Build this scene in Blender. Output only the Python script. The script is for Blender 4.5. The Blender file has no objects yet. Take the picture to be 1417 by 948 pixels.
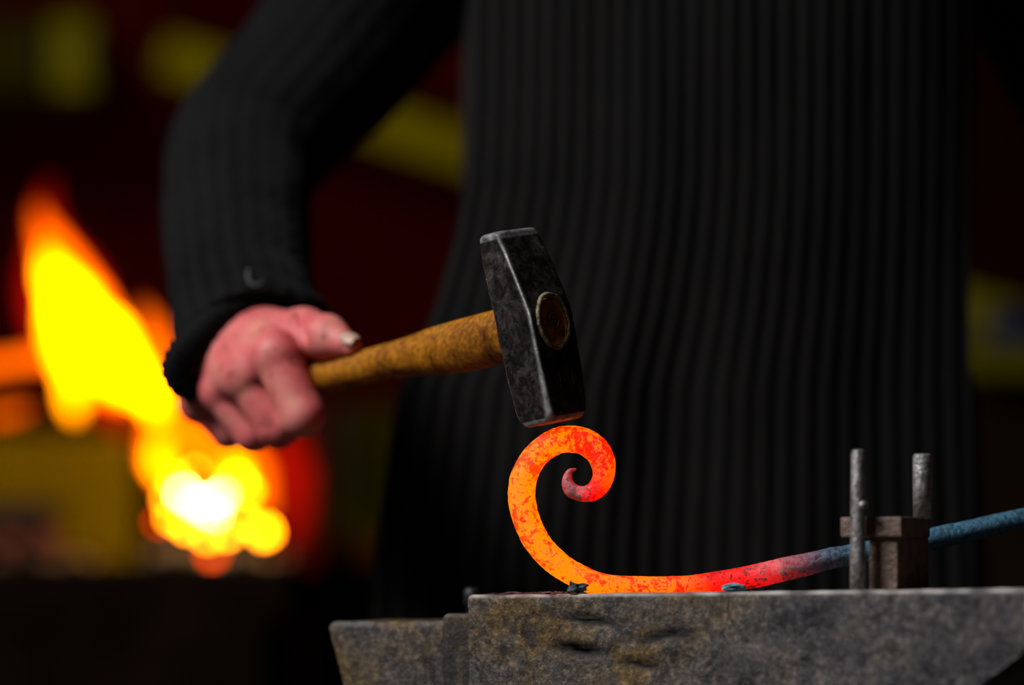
import bpy, bmesh, math, random
import numpy as np
from mathutils import Vector, Matrix, noise

random.seed(7)
rng = np.random.default_rng(7)
S = bpy.context.scene
C = S.collection

# ------------------------------------------------------------------ camera
FOCUS = 2.36                 # metres from the lens to the scroll
LENS = 135.0
HORIZON = 790.0              # photograph row at camera height
CAM_Z = 0.815
CAM_Y = -2.35
cam_d = bpy.data.cameras.new('camera')
cam_d.lens = LENS
cam_d.sensor_width = 36.0
cam_d.shift_y = (HORIZON - 474.0) / 1417.0
cam_d.dof.use_dof = True
cam_d.dof.focus_distance = FOCUS
cam_d.dof.aperture_fstop = 1.8
cam_d.clip_start = 0.05
cam = bpy.data.objects.new('camera', cam_d)
cam.location = (0, CAM_Y, CAM_Z)
cam.rotation_euler = (math.pi / 2, 0, 0)
C.objects.link(cam)
S.camera = cam

# ------------------------------------------------------------------ exposure
S.view_settings.view_transform = 'Standard'
S.view_settings.look = 'None'
S.view_settings.gamma = 1.0
S.view_settings.use_curve_mapping = False
S.view_settings.exposure = 0.0
S.cycles.use_denoising = True
S.cycles.max_bounces = 5
S.cycles.volume_bounces = 0
S.cycles.transparent_max_bounces = 24

# ------------------------------------------------------------------ world
w = bpy.data.worlds.new('World')
S.world = w
w.use_nodes = True
bgn = w.node_tree.nodes['Background']
bgn.inputs[0].default_value = (0.55, 0.68, 1.0, 1)
bgn.inputs[1].default_value = 0.35

# added daylight lamp under an unseen roof opening made for it
dl = bpy.data.lights.new('added_daylight', 'AREA')
dl.shape = 'RECTANGLE'
dl.size = 1.2
dl.size_y = 1.2
dl.energy = 118
dl.color = (0.97, 0.98, 1.0)
dlo = bpy.data.objects.new('added_daylight', dl)
dlo.location = (-1.95, -1.15, 3.08)
dlo.rotation_euler = (Vector((0, 0.0, 0.95)) - Vector(dlo.location)).to_track_quat('-Z', 'Y').to_euler()
C.objects.link(dlo)

# ------------------------------------------------------------------ helpers
MM = 36.0 / LENS / 1417.0    # metres per photograph pixel, per metre of distance

def P(px, py, y):
    d = y - CAM_Y
    return Vector(((px - 708.5) * MM * d, y, CAM_Z + (HORIZON - py) * MM * d))

def px_m(y):
    return MM * (y - CAM_Y)

def link(name, me, m=None, parent=None):
    o = bpy.data.objects.new(name, me)
    C.objects.link(o)
    if m is not None and me is not None:
        me.materials.append(m)
    if parent is not None:
        o.parent = parent
        o.matrix_parent_inverse = Matrix.Translation(parent.location).inverted() if parent.rotation_euler[:] == (0.0, 0.0, 0.0) else parent.matrix_basis.inverted()
    return o

def mesh(name, V, F, smooth=True):
    me = bpy.data.meshes.new(name)
    me.from_pydata([tuple(v) for v in V], [], [tuple(f) for f in F])
    me.validate()
    bm = bmesh.new(); bm.from_mesh(me)
    bmesh.ops.recalc_face_normals(bm, faces=bm.faces)
    bm.to_mesh(me); bm.free()
    if smooth:
        me.polygons.foreach_set('use_smooth', [True] * len(me.polygons))
    me.update()
    return me

def tag(o, label, cat, group=None, kind=None):
    o['label'] = label
    o['category'] = cat
    if group: o['group'] = group
    if kind: o['kind'] = kind
    return o

def empty(name, loc, label, cat, group=None):
    o = bpy.data.objects.new(name, None)
    o.location = loc
    o.empty_display_size = 0.05
    C.objects.link(o)
    return tag(o, label, cat, group)

def struct(o):
    o['kind'] = 'structure'
    return o

class MB:
    """collects shapes into one mesh"""
    def __init__(s): s.V = []; s.F = []
    def add(s, V, F):
        n = len(s.V); s.V += [Vector(v) for v in V]; s.F += [[i + n for i in f] for f in F]; return s
    def box(s, lo, hi, M=None, bev=0.0):
        bm = bmesh.new()
        bmesh.ops.create_cube(bm, size=1)
        for v in bm.verts:
            v.co = Vector([(lo[i] + hi[i]) / 2 + v.co[i] * (hi[i] - lo[i]) for i in range(3)])
        if bev:
            bmesh.ops.bevel(bm, geom=bm.edges[:], offset=bev, segments=2, affect='EDGES', profile=0.6)
        bm.verts.ensure_lookup_table()
        V = [v.co.copy() if M is None else M @ v.co for v in bm.verts]
        F = [[v.index for v in f.verts] for f in bm.faces]
        bm.free()
        return s.add(V, F)
    def tube(s, pts, rad, n=16, caps=True):
        V, F = tube(pts, rad, n, caps)
        return s.add(V, F)
    def build(s, name, m, parent=None, smooth=False):
        return link(name, mesh(name, s.V, s.F, smooth), m, parent)

def frames(pts):
    pts = [Vector(p) for p in pts]
    T = []
    for i in range(len(pts)):
        a = pts[max(i - 1, 0)]; b = pts[min(i + 1, len(pts) - 1)]
        T.append((b - a).normalized())
    ref = Vector((0, 1, 0)) if abs(T[0].y) < 0.9 else Vector((0, 0, 1))
    N = (ref - T[0] * ref.dot(T[0])).normalized()
    out = []
    for i, t in enumerate(T):
        N = (N - t * N.dot(t)).normalized()
        out.append((pts[i], t, N.copy(), t.cross(N)))
    return out

def tube(pts, rad, n=16, caps=True, disp=None):
    V = []; F = []
    fr = frames(pts)
    for i, (p, t, a, b) in enumerate(fr):
        r = rad[i] if hasattr(rad, '__len__') else rad
        ra, rb = r if hasattr(r, '__len__') else (r, r)
        for k in range(n):
            th = 2 * math.pi * k / n
            d = a * math.cos(th) * ra + b * math.sin(th) * rb
            if disp: d = d * disp(i, k, p + d)
            V.append(p + d)
    m = len(fr)
    for i in range(m - 1):
        for k in range(n):
            k2 = (k + 1) % n
            F.append([i * n + k, i * n + k2, (i + 1) * n + k2, (i + 1) * n + k])
    if caps:
        V.append(fr[0][0]); V.append(fr[-1][0])
        for k in range(n):
            k2 = (k + 1) % n
            F.append([m * n, k2, k])
            F.append([m * n + 1, (m - 1) * n + k, (m - 1) * n + k2])
    return V, F

def spline(pts, sub):
    """Catmull-Rom over rows of numbers"""
    A = np.array(pts, float)
    A = np.vstack([2 * A[0] - A[1], A, 2 * A[-1] - A[-2]])
    out = []
    for i in range(1, len(A) - 2):
        p0, p1, p2, p3 = A[i - 1], A[i], A[i + 1], A[i + 2]
        for j in range(sub):
            t = j / sub
            out.append(0.5 * ((2 * p1) + (p2 - p0) * t + (2 * p0 - 5 * p1 + 4 * p2 - p3) * t * t + (3 * p1 - p0 - 3 * p2 + p3) * t ** 3))
    out.append(A[-2])
    return np.array(out)

def lump(center, r, seed, sub=2, amp=0.35, flat=(1, 1, 1)):
    bm = bmesh.new()
    bmesh.ops.create_icosphere(bm, subdivisions=sub, radius=1)
    V = []
    for v in bm.verts:
        d = v.co.normalized()
        k = 1 + amp * noise.noise(d * 1.6 + Vector((seed * 3.1, seed * 1.7, 0)))
        V.append(Vector(center) + Vector((d.x * flat[0], d.y * flat[1], d.z * flat[2])) * k * r)
    F = [[v.index for v in f.verts] for f in bm.faces]
    bm.free()
    return V, F

# signed-distance modelling -------------------------------------------------
def sd_cone(X, a, b, r1, r2):
    a = np.array(a); b = np.array(b)
    ba = b - a
    h = np.clip(((X - a) @ ba) / (ba @ ba), 0, 1)
    d = np.linalg.norm(X - a - h[..., None] * ba, axis=-1)
    return d - (r1 + (r2 - r1) * h)

def smin(a, b, k):
    h = np.clip(0.5 + 0.5 * (b - a) / k, 0, 1)
    return b + (a - b) * h - k * h * (1 - h)

def surface(fn, lo, hi, h):
    lo = np.array(lo); hi = np.array(hi)
    n = np.ceil((hi - lo) / h).astype(int) + 1
    ax = [lo[i] + h * np.arange(n[i]) for i in range(3)]
    X = np.stack(np.meshgrid(*ax, indexing='ij'), -1)
    D = fn(X)
    ins = D < 0
    c = np.zeros(tuple(n - 1), int)
    offs = [(i, j, k) for i in (0, 1) for j in (0, 1) for k in (0, 1)]
    def sl(o): return tuple(slice(o[i], n[i] - 1 + o[i]) for i in range(3))
    for o in offs: c += ins[sl(o)]
    act = (c > 0) & (c < 8)
    idx = -np.ones(act.shape, int)
    cells = np.argwhere(act)
    idx[act] = np.arange(len(cells))
    acc = np.zeros((len(cells), 3)); cnt = np.zeros(len(cells))
    for a in offs:
        for ax_ in range(3):
            if a[ax_] == 1: continue
            b = list(a); b[ax_] = 1
            da = D[tuple((cells + a).T)]; db = D[tuple((cells + b).T)]
            m = (da < 0) != (db < 0)
            t = np.where(m, da / np.where(m, da - db, 1), 0)
            p = np.array(a, float)[None] + t[:, None] * (np.array(b) - np.array(a))[None]
            acc[m] += p[m]; cnt[m] += 1
    V = lo + h * (cells + acc / np.maximum(cnt, 1)[:, None])
    F = []
    for ax_ in range(3):
        u, v = (ax_ + 1) % 3, (ax_ + 2) % 3
        s0 = [slice(None)] * 3; s1 = [slice(None)] * 3
        s0[ax_] = slice(0, -1); s1[ax_] = slice(1, None)
        e = np.argwhere(ins[tuple(s0)] != ins[tuple(s1)])
        e = e[(e[:, u] > 0) & (e[:, v] > 0) & (e[:, u] < n[u] - 1) & (e[:, v] < n[v] - 1)]
        q = []
        for du, dv in ((0, 0), (-1, 0), (-1, -1), (0, -1)):
            k = e.copy(); k[:, u] += du; k[:, v] += dv
            q.append(idx[tuple(k.T)])
        q = np.stack(q, 1)
        flip = ~ins[tuple(e.T)]
        q[flip] = q[flip][:, ::-1]
        F.append(q)
    F = np.concatenate(F)
    return V, F[(F >= 0).all(1)]

def np_mesh(name, V, F):
    me = bpy.data.meshes.new(name)
    me.from_pydata(V.tolist(), [], F.tolist())
    me.polygons.foreach_set('use_smooth', [True] * len(me.polygons))
    me.update()
    return me

# materials -------------------------------------------------------------------
def ramp(nt, stops, fac):
    r = nt.nodes.new('ShaderNodeValToRGB')
    el = r.color_ramp.elements
    while len(el) < len(stops): el.new(0.5)
    for e, (p, c) in zip(el, stops):
        e.position = p
        e.color = (*c, 1) if len(c) == 3 else c
    nt.links.new(fac, r.inputs[0])
    return r.outputs[0]

def mat(name, c1, c2=None, rough=0.6, metal=0.0, scale=20, bump=0.0, bscale=None, detail=6, sheen=0, stops=None, sss=0.0, stretch=None, spec=0.5):
    m = bpy.data.materials.new(name)
    m.use_nodes = True
    nt = m.node_tree
    b = nt.nodes['Principled BSDF']
    b.inputs['Roughness'].default_value = rough
    b.inputs['Metallic'].default_value = metal
    b.inputs['Specular IOR Level'].default_value = spec
    if sheen:
        b.inputs['Sheen Weight'].default_value = sheen
    if sss:
        b.inputs['Subsurface Weight'].default_value = sss
        b.inputs['Subsurface Radius'].default_value = (0.008, 0.003, 0.002)
        b.inputs['Subsurface Scale'].default_value = 0.6
    tc = nt.nodes.new('ShaderNodeTexCoord')
    vec = tc.outputs['Object']
    if stretch:
        mp = nt.nodes.new('ShaderNodeMapping')
        mp.inputs['Scale'].default_value = stretch[0]
        mp.inputs['Rotation'].default_value = stretch[1]
        nt.links.new(vec, mp.inputs[0]); vec = mp.outputs[0]
    n = nt.nodes.new('ShaderNodeTexNoise')
    n.inputs['Scale'].default_value = scale
    n.inputs['Detail'].default_value = detail
    nt.links.new(vec, n.inputs['Vector'])
    nt.links.new(ramp(nt, stops or [(0.3, c1), (0.7, c2 or c1)], n.outputs[0]), b.inputs['Base Color'])
    if bump:
        n2 = nt.nodes.new('ShaderNodeTexNoise')
        n2.inputs['Scale'].default_value = bscale or scale * 6
        n2.inputs['Detail'].default_value = 5
        nt.links.new(vec, n2.inputs['Vector'])
        bp = nt.nodes.new('ShaderNodeBump')
        bp.inputs['Strength'].default_value = bump
        bp.inputs['Distance'].default_value = 0.002
        nt.links.new(n2.outputs[0], bp.inputs['Height'])
        nt.links.new(bp.outputs[0], b.inputs['Normal'])
    return m

def emit_mat(name, col, strength, base=(0.02, 0.02, 0.02)):
    m = mat(name, base, rough=0.9)
    b = m.node_tree.nodes['Principled BSDF']
    b.inputs['Emission Color'].default_value = (*col, 1)
    b.inputs['Emission Strength'].default_value = strength
    return m

def flame_mat(name, col, strength):
    m = bpy.data.materials.new(name)
    m.use_nodes = True
    nt = m.node_tree
    nt.nodes.clear()
    out = nt.nodes.new('ShaderNodeOutputMaterial')
    e = nt.nodes.new('ShaderNodeEmission')
    e.inputs[0].default_value = (*col, 1)
    e.inputs[1].default_value = strength
    nt.links.new(e.outputs[0], out.inputs['Volume'])
    return m

# ================================================================== SETTING
M_floor = mat('earth_floor', (0.03, 0.025, 0.02), (0.06, 0.05, 0.04), 0.9, scale=4)
M_soot = mat('sooty_plaster', (0.010, 0.0012, 0.0008), (0.020, 0.0025, 0.0016), 0.95, spec=0.0, scale=3)
M_dark = mat('dark_boards', (0.006, 0.0035, 0.0015), (0.012, 0.007, 0.003), 0.9, scale=3, spec=0.0)

X0, X1, Y0, Y1, ZC = -3.1, 3.1, -3.4, 3.4, 3.1
struct(MB().box((X0, Y0, -0.1), (X1, Y1, 0)).build('floor', M_floor))
mb = MB()                                   # ceiling, with an unseen opening added for the daylight lamp
mb.box((X0, Y0, ZC), (-2.7, Y1, ZC + 0.1)); mb.box((-1.2, Y0, ZC), (X1, Y1, ZC + 0.1))
mb.box((-2.7, Y0, ZC), (-1.2, -1.9, ZC + 0.1)); mb.box((-2.7, -0.4, ZC), (-1.2, Y1, ZC + 0.1))
struct(mb.build('ceiling', M_dark))
mb = MB()                                   # unseen upstand around the added roof opening
mb.box((-2.75, -1.95, ZC + .1), (-2.7, -.35, ZC + .6)); mb.box((-1.2, -1.95, ZC + .1), (-1.15, -.35, ZC + .6))
mb.box((-2.7, -1.95, ZC + .1), (-1.2, -1.9, ZC + .6)); mb.box((-2.7, -.4, ZC + .1), (-1.2, -.35, ZC + .6))
struct(mb.build('added_upstand_1', M_dark))
struct(MB().box((X0 - .1, Y1, -0.1), (X1 + .1, Y1 + 0.1, ZC + .1)).build('wall_back', M_soot))
struct(MB().box((X0 - .1, Y0 - 0.1, -0.1), (X1 + .1, Y0, ZC + .1)).build('wall_front', M_dark))
struct(MB().box((X1, Y0, -0.1), (X1 + .1, Y1, ZC + .1)).build('wall_right', M_dark))
mb = MB().box((X0 - .1, Y0, -0.1), (X0, Y1, ZC + .1))
struct(mb.build('wall_left', M_soot))

# ================================================================== ANVIL
YAW = math.radians(-26.5)
SLOPE = 0.013
A0 = P(645, 824, 0.035); A0.z = 0.80
MA = Matrix.Translation(A0) @ Matrix.Rotation(YAW, 4, 'Z') @ Matrix.Rotation(-SLOPE, 4, 'Y')
# anvil frame: x along the face to the right, y away from the viewer, z up; origin = front left top corner of the face

def top_z(x, y):
    loc = MA.inverted() @ Vector((x, y, 0.8))
    loc.z = 0
    return (MA @ loc).z

def rbox(lo, hi, r, res, fn):
    """rounded box on a fine grid; fn(p, n) gives the displaced point"""
    lo = Vector(lo); hi = Vector(hi)
    n = [max(2, int((hi[i] - lo[i]) / res)) for i in range(3)]
    idx = {}; V = []; F = []
    def vid(i, j, k):
        key = (i, j, k)
        if key not in idx:
            p = Vector((lo[0] + (hi[0] - lo[0]) * i / n[0], lo[1] + (hi[1] - lo[1]) * j / n[1], lo[2] + (hi[2] - lo[2]) * k / n[2]))
            q = Vector([min(max(p[a], lo[a] + r), hi[a] - r) for a in range(3)])
            d = p - q
            nn = d.normalized() if d.length > 1e-9 else Vector((0, 0, 1))
            idx[key] = len(V)
            V.append(fn(q + nn * r, nn))
        return idx[key]
    for a in range(3):
        u, v = (a + 1) % 3, (a + 2) % 3
        for side in (0, n[a]):
            for iu in range(n[u]):
                for iv in range(n[v]):
                    q = []
                    for du, dv in ((0, 0), (1, 0), (1, 1), (0, 1)):
                        c = [0, 0, 0]; c[a] = side; c[u] = iu + du; c[v] = iv + dv
                        q.append(vid(*c))
                    F.append(q if side else q[::-1])
    return V, F

M_anvil = bpy.data.materials.new('worn_anvil_iron'); M_anvil.use_nodes = True
nt = M_anvil.node_tree; b = nt.nodes['Principled BSDF']
tc = nt.nodes.new('ShaderNodeTexCoord')
def tn(scale, detail=8, rough=0.6, dist=0.0):
    n = nt.nodes.new('ShaderNodeTexNoise')
    n.inputs['Scale'].default_value = scale; n.inputs['Detail'].default_value = detail
    n.inputs['Roughness'].default_value = rough; n.inputs['Distortion'].default_value = dist
    nt.links.new(tc.outputs['Object'], n.inputs['Vector'])
    return n.outputs[0]
big = ramp(nt, [(0.36, (0.080, 0.072, 0.072)), (0.48, (0.140, 0.108, 0.082)), (0.57, (0.18, 0.115, 0.040)), (0.68, (0.050, 0.036, 0.026))], tn(26, 6, 0.55, 0.4))
gold = big
cool = ramp(nt, [(0.36, (0.060, 0.056, 0.064)), (0.5, (0.120, 0.106, 0.112)), (0.62, (0.150, 0.128, 0.110)), (0.72, (0.045, 0.038, 0.038))], tn(30, 6, 0.6, 0.5))
sx_ = nt.nodes.new('ShaderNodeSeparateXYZ'); nt.links.new(tc.outputs['Object'], sx_.inputs[0])
mr = nt.nodes.new('ShaderNodeMapRange'); mr.inputs['From Min'].default_value = 0.08; mr.inputs['From Max'].default_value = 0.17
nt.links.new(sx_.outputs[0], mr.inputs['Value'])
mx = nt.nodes.new('ShaderNodeMix'); mx.data_type = 'RGBA'
nt.links.new(mr.outputs[0], mx.inputs['Factor']); nt.links.new(gold, mx.inputs[6]); nt.links.new(cool, mx.inputs[7])
big = mx.outputs[2]
fine = ramp(nt, [(0.36, (0.35, 0.32, 0.30)), (0.5, (0.8, 0.8, 0.8)), (0.66, (2.2, 2.05, 1.8))], tn(260, 9, 0.8))
mid = ramp(nt, [(0.36, (0.22, 0.20, 0.18)), (0.52, (1, 1, 1)), (0.7, (1.35, 1.3, 1.2))], tn(85, 6, 0.75, 1.2))
def mul(a, c, t='MULTIPLY'):
    x = nt.nodes.new('ShaderNodeMix'); x.data_type = 'RGBA'; x.blend_type = t
    x.inputs['Factor'].default_value = 1
    nt.links.new(a, x.inputs[6]); nt.links.new(c, x.inputs[7])
    return x.outputs[2]
wa = nt.nodes.new('ShaderNodeAttribute'); wa.attribute_name = 'wear_highlight'
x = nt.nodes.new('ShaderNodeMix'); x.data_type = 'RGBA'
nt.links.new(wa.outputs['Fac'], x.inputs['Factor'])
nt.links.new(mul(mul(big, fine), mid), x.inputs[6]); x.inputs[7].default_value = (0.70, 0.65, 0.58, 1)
di = nt.nodes.new('ShaderNodeAttribute'); di.attribute_name = 'dirt_dark'
x2 = nt.nodes.new('ShaderNodeMix'); x2.data_type = 'RGBA'
nt.links.new(di.outputs['Fac'], x2.inputs['Factor'])
nt.links.new(x.outputs[2], x2.inputs[6]); x2.inputs[7].default_value = (0.012, 0.009, 0.007, 1)
nt.links.new(x2.outputs[2], b.inputs['Base Color'])
b.inputs['Roughness'].default_value = 0.62
b.inputs['Metallic'].default_value = 0.35
bp = nt.nodes.new('ShaderNodeBump'); bp.inputs['Strength'].default_value = 0.9; bp.inputs['Distance'].default_value = 0.0016
nt.links.new(tn(330, 6, 0.7), bp.inputs['Height']); nt.links.new(bp.outputs[0], b.inputs['Normal'])

DIRT_DARK = []
def gouge(p, a0, z0, la, lz, depth, tilt=0.0):
    da = p.x - a0; dz = p.z - z0 - tilt * da - 0.0025 * noise.noise(Vector((p.x * 90, 1.3, 0)))
    return depth * math.exp(-(da / la) ** 2 - (dz / lz) ** 2)

EDGE = []
PART_DARK = [0.0]  # even darkening for the part being built
def rough_iron(p, nn):
    g0 = f0 = 0.0
    f = (noise.noise(p * 55) * 0.0010 + noise.noise(p * 160) * 0.00055 + noise.noise(p * 420) * 0.0004)
    if nn.y < -0.5:
        f0 = f
        f -= gouge(p, 0.0836, -0.0165, 0.0150, 0.0019, 0.0050, -0.17)
        f -= gouge(p, 0.0763, -0.0340, 0.0150, 0.0026, 0.0060, -0.14)
        f -= gouge(p, 0.135, -0.026, 0.016, 0.0024, 0.004, 0.1)
        f -= gouge(p, 0.118, -0.043, 0.012, 0.002, 0.004, -0.1)
        f -= gouge(p, 0.050, -0.013, 0.004, 0.0010, 0.002, -0.3)
        f -= gouge(p, 0.056, -0.010, 0.0016, 0.0016, 0.002)
        f -= gouge(p, 0.042, -0.0135, 0.0016, 0.0018, 0.002)
        f -= gouge(p, 0.014, -0.022, 0.006, 0.0010, 0.002, 0.5)
        f -= gouge(p, 0.010, -0.026, 0.005, 0.0009, 0.002, -0.7)
        f -= gouge(p, 0.028, -0.032, 0.010, 0.0009, 0.0012, -0.7)
        f -= gouge(p, 0.024, -0.034, 0.010, 0.0009, 0.0012, -0.7)
        f -= gouge(p, 0.034, -0.040, 0.010, 0.0009, 0.0012, -0.7)
    if nn.y < -0.5: g0 = min(1.0, (f0 - f) / 0.0022)
    pit = noise.noise(p * 95) * 0.6 + noise.noise(p * 240) * 0.5
    DIRT_DARK.append(max(g0, min(1.0, max(0.0, (pit - 0.30) * 4)) * 0.8, PART_DARK[0]))  # dirt in gouges and pits, plus the part's even darkening
    if nn.z > 0.5: f *= 0.45
    EDGE.append(max(0.0, min(1.0, (nn.z - 0.25) * 2)) * min(1, max(0.12, (0.55 + 1.2 * noise.noise(p * 70)) * (0.7 + 2.6 * max(0.0, p.x - 0.08)))) if nn.z < 0.995 else 0.15)  # edge wear plus a highlight put into the colour, stronger to the right
    return p + nn * f

def face_fn(p, nn):
    q = rough_iron(p, nn)
    if q.z < -0.03:                      # the heel thins out to the right
        lim = min(-0.056 + (q.x - 0.336) * 0.72, -0.028)
        q.z = max(q.z, lim)
    return q

def worn_lit(me, k=1.0):
    a = me.attributes.new('wear_highlight', 'FLOAT', 'POINT')
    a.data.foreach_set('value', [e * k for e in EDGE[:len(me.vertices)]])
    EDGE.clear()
    a = me.attributes.new('dirt_dark', 'FLOAT', 'POINT')
    a.data.foreach_set('value', DIRT_DARK[:len(me.vertices)])
    DIRT_DARK.clear()
    return me
anvil = empty('anvil', (A0.x + 0.12, A0.y + 0.0, 0.42), 'old pitted grey iron anvil under the glowing scroll', 'anvil')
V, F = rbox((0, 0, -0.12), (0.46, 0.105, 0), 0.0032, 0.0026, face_fn)
link('body', worn_lit(mesh('body', [MA @ v for v in V], F)), M_anvil, anvil)
PART_DARK[0] = 0.6  # whole step evenly darker
V, F = rbox((-0.020, 0.004, -0.12), (0.004, 0.10, -0.0115), 0.004, 0.003, rough_iron)
o = link('cutting_step', worn_lit(mesh('cutting_step', [MA @ v for v in V], F), 0.5), M_anvil, anvil)
PART_DARK[0] = 0.15
def horn_fn(p, nn):
    q = rough_iron(p, nn)
    k = max(0, (-0.02 - q.x) / 0.075)    # undercut end of the table
    q.x += (-q.z - 0.016) * 0.22 * k
    return q
V, F = rbox((-0.106, 0.010, -0.12), (-0.016, 0.095, -0.0160), 0.005, 0.004, horn_fn)
link('table', worn_lit(mesh('table', [MA @ v for v in V], F), 0.25), M_anvil, anvil)
def waist_fn(p, nn):
    q = p.copy()
    t = (q.z + 0.30) / 0.19
    s = 1 - 0.45 * math.sin(math.pi * min(max(t, 0), 1)) ** 0.8
    q.x = 0.13 + (q.x - 0.13) * s
    q.y = 0.052 + (q.y - 0.052) * s
    return q
V, F = rbox((-0.03, -0.03, -0.335), (0.28, 0.135, -0.10), 0.012, 0.012, waist_fn)
link('waist', mesh('waist', [MA @ v for v in V], F), M_anvil, anvil)
# stump the anvil stands on
M_bark = mat('bark', (0.03, 0.022, 0.016), (0.075, 0.055, 0.04), 0.9, scale=12, bump=0.8, bscale=60)
M_cut = mat('cut_wood', (0.10, 0.07, 0.045), (0.05, 0.035, 0.022), 0.85, scale=25)
sx, sy = (MA @ Vector((0.125, 0.052, 0))).xy
stump = empty('stump', (sx, sy, 0), 'sawn log stump that carries the iron anvil', 'stump')
pts = [Vector((sx, sy, z)) for z in np.linspace(0.0, 0.452, 8)]
V, F = tube(pts, [0.205 - 0.015 * i / 7 for i in range(8)], 40, True, lambda i, k, p: 1 + 0.05 * noise.noise(Vector((math.cos(k / 40 * 6.283) * 3, math.sin(k / 40 * 6.283) * 3, p.z * 2))))
link('trunk', mesh('trunk', V, F), M_bark, stump)
pts = [Vector((sx, sy, 0.446)), Vector((sx, sy, 0.4625))]
V, F = tube(pts, 0.184, 40)
link('sawn_top', mesh('sawn_top', V, F, False), M_cut, stump)

# ================================================================== SCROLL
YS = 0.012
crop = [(396, 267, 4), (366, 281, 15), (356, 322, 26), (372, 362, 34), (407, 381, 35), (449, 383, 39), (492, 362, 46), (522, 313, 50), (526, 258, 56),
        (505, 197, 60), (455, 149, 63), (383, 128, 64), (307, 137, 62), (237, 178, 60), (180, 245, 61), (148, 322, 63), (143, 405, 64), (158, 490, 63),
        (198, 583, 63), (255, 660, 61), (330, 725, 60), (402, 767, 57), (481, 800, 54), (570, 812, 47)]
path = [(680 + x / 3.385, 570 + y / 3.385, r / 3.385, YS) for x, y, r in crop]
path += [(880, 810.7, 13.3, YS), (930, 810.8, 13.2, YS), (965, 808.5, 13.6, YS), (1000, 804, 14.6, YS), (1040, 798, 16, YS), (1074, 790.5, 16.5, YS), (1110, 782.5, 16, 0.014),
         (1147, 773.5, 15, 0.018), (1173, 768.5, 14.5, 0.022), (1235, 756.5, 15, 0.028), (1294, 745, 15.4, 0.036), (1417, 717.5, 14.4, 0.055), (1560, 688, 14, 0.08), (1800, 640, 14, 0.12), (1960, 608, 14, 0.145)]
heat_at = [0.27, 0.27, 0.27, 0.29, 0.36, 0.44, 0.66, 0.80, 0.86, 0.90, 0.92, 0.94, 0.96, 0.98, 1, 1, 1, 1, 1, 1, 1, 1, 0.99, 0.96,
           0.95, 0.92, 0.78, 0.58, 0.46, 0.36, 0.20, 0.08, 0.03, 0, 0, 0, 0, 0, 0]
SUB = 14
sp = spline([(*p, h) for p, h in zip(path, heat_at)], SUB)
NR = 28
pts = [P(a[0], a[1], a[3]) for a in sp]
rad = [a[2] * px_m(a[3]) for a in sp]
rad = [(min(r * 0.95, 0.0078), r) for r in rad]
def hammered(i, k, p):
    return 1 + 0.045 * noise.noise(p * 130) + 0.03 * noise.noise(p * 420)
V, F = tube(pts, rad, NR, True, hammered)
me = mesh('forged_scroll', V, F)
at = me.attributes.new('warmth', 'FLOAT', 'POINT')
hv = []
for i, a in enumerate(sp): hv += [float(min(max(a[4], 0), 1))] * NR
hv += [hv[0], hv[-1]]
at.data.foreach_set('value', hv)

m = bpy.data.materials.new('hot_steel'); m.use_nodes = True
nt = m.node_tree; b = nt.nodes['Principled BSDF']
tc = nt.nodes.new('ShaderNodeTexCoord')
att = nt.nodes.new('ShaderNodeAttribute'); att.attribute_name = 'warmth'
H = att.outputs['Fac']
def math_(op, a, c, clamp=False):
    x = nt.nodes.new('ShaderNodeMath'); x.operation = op; x.use_clamp = clamp
    for i, v in enumerate((a, c)):
        if isinstance(v, (int, float)): x.inputs[i].default_value = v
        else: nt.links.new(v, x.inputs[i])
    return x.outputs[0]
def sc_(v): return v
big = tn(70, 4, 0.6, 0.5); small = tn(330, 6, 0.7, 0.3); tiny = tn(900, 3, 0.6)
# oxide scale is cooler than the steel under it and comes off in patches
patch = ramp(nt, [(0.50, (0, 0, 0)), (0.56, (1, 1, 1))], math_('ADD', math_('MULTIPLY', big, 0.45), math_('MULTIPLY', small, 0.57)))
speck = ramp(nt, [(0.60, (0, 0, 0)), (0.64, (1, 1, 1))], small)
warm = math_('SUBTRACT', math_('SUBTRACT', H, math_('MULTIPLY', patch, 0.25)), math_('MULTIPLY', speck, 0.12), True)
em = ramp(nt, [(0.0, (0, 0, 0)), (0.12, (0.004, 0, 0)), (0.3, (0.16, 0.002, 0.003)), (0.48, (0.75, 0.0, 0.0)), (0.68, (1.0, 0.012, 0.0)), (0.82, (1.0, 0.075, 0.0)), (1.0, (1.0, 0.21, 0.0))], warm)
base = ramp(nt, [(0.0, (0.07, 0.21, 0.31)), (0.08, (0.13, 0.19, 0.27)), (0.2, (0.34, 0.16, 0.20)), (0.36, (0.55, 0.20, 0.20)), (0.50, (0.14, 0.02, 0.02)), (0.62, (0.03, 0.006, 0.005))], H)
dk = ramp(nt, [(0.35, (0.25, 0.25, 0.28)), (0.55, (1, 1, 1)), (0.75, (1.5, 1.5, 1.5))], small)
grey = ramp(nt, [(0.66, (0, 0, 0)), (0.69, (1, 1, 1))], tn(150, 4, 0.7, 0.3))
hotgrey = math_('MULTIPLY', grey, math_('GREATER_THAN', H, 0.3))
x = nt.nodes.new('ShaderNodeMix'); x.data_type = 'RGBA'
nt.links.new(hotgrey, x.inputs['Factor']); nt.links.new(mul(base, dk), x.inputs[6]); x.inputs[7].default_value = (0.42, 0.26, 0.30, 1)
nt.links.new(x.outputs[2], b.inputs['Base Color'])
x = nt.nodes.new('ShaderNodeMix'); x.data_type = 'RGBA'
nt.links.new(hotgrey, x.inputs['Factor']); nt.links.new(em, x.inputs[6]); x.inputs[7].default_value = (0.25, 0.01, 0.004, 1)
em = x.outputs[2]
b.inputs['Metallic'].default_value = 0.25
b.inputs['Roughness'].default_value = 0.5
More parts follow.
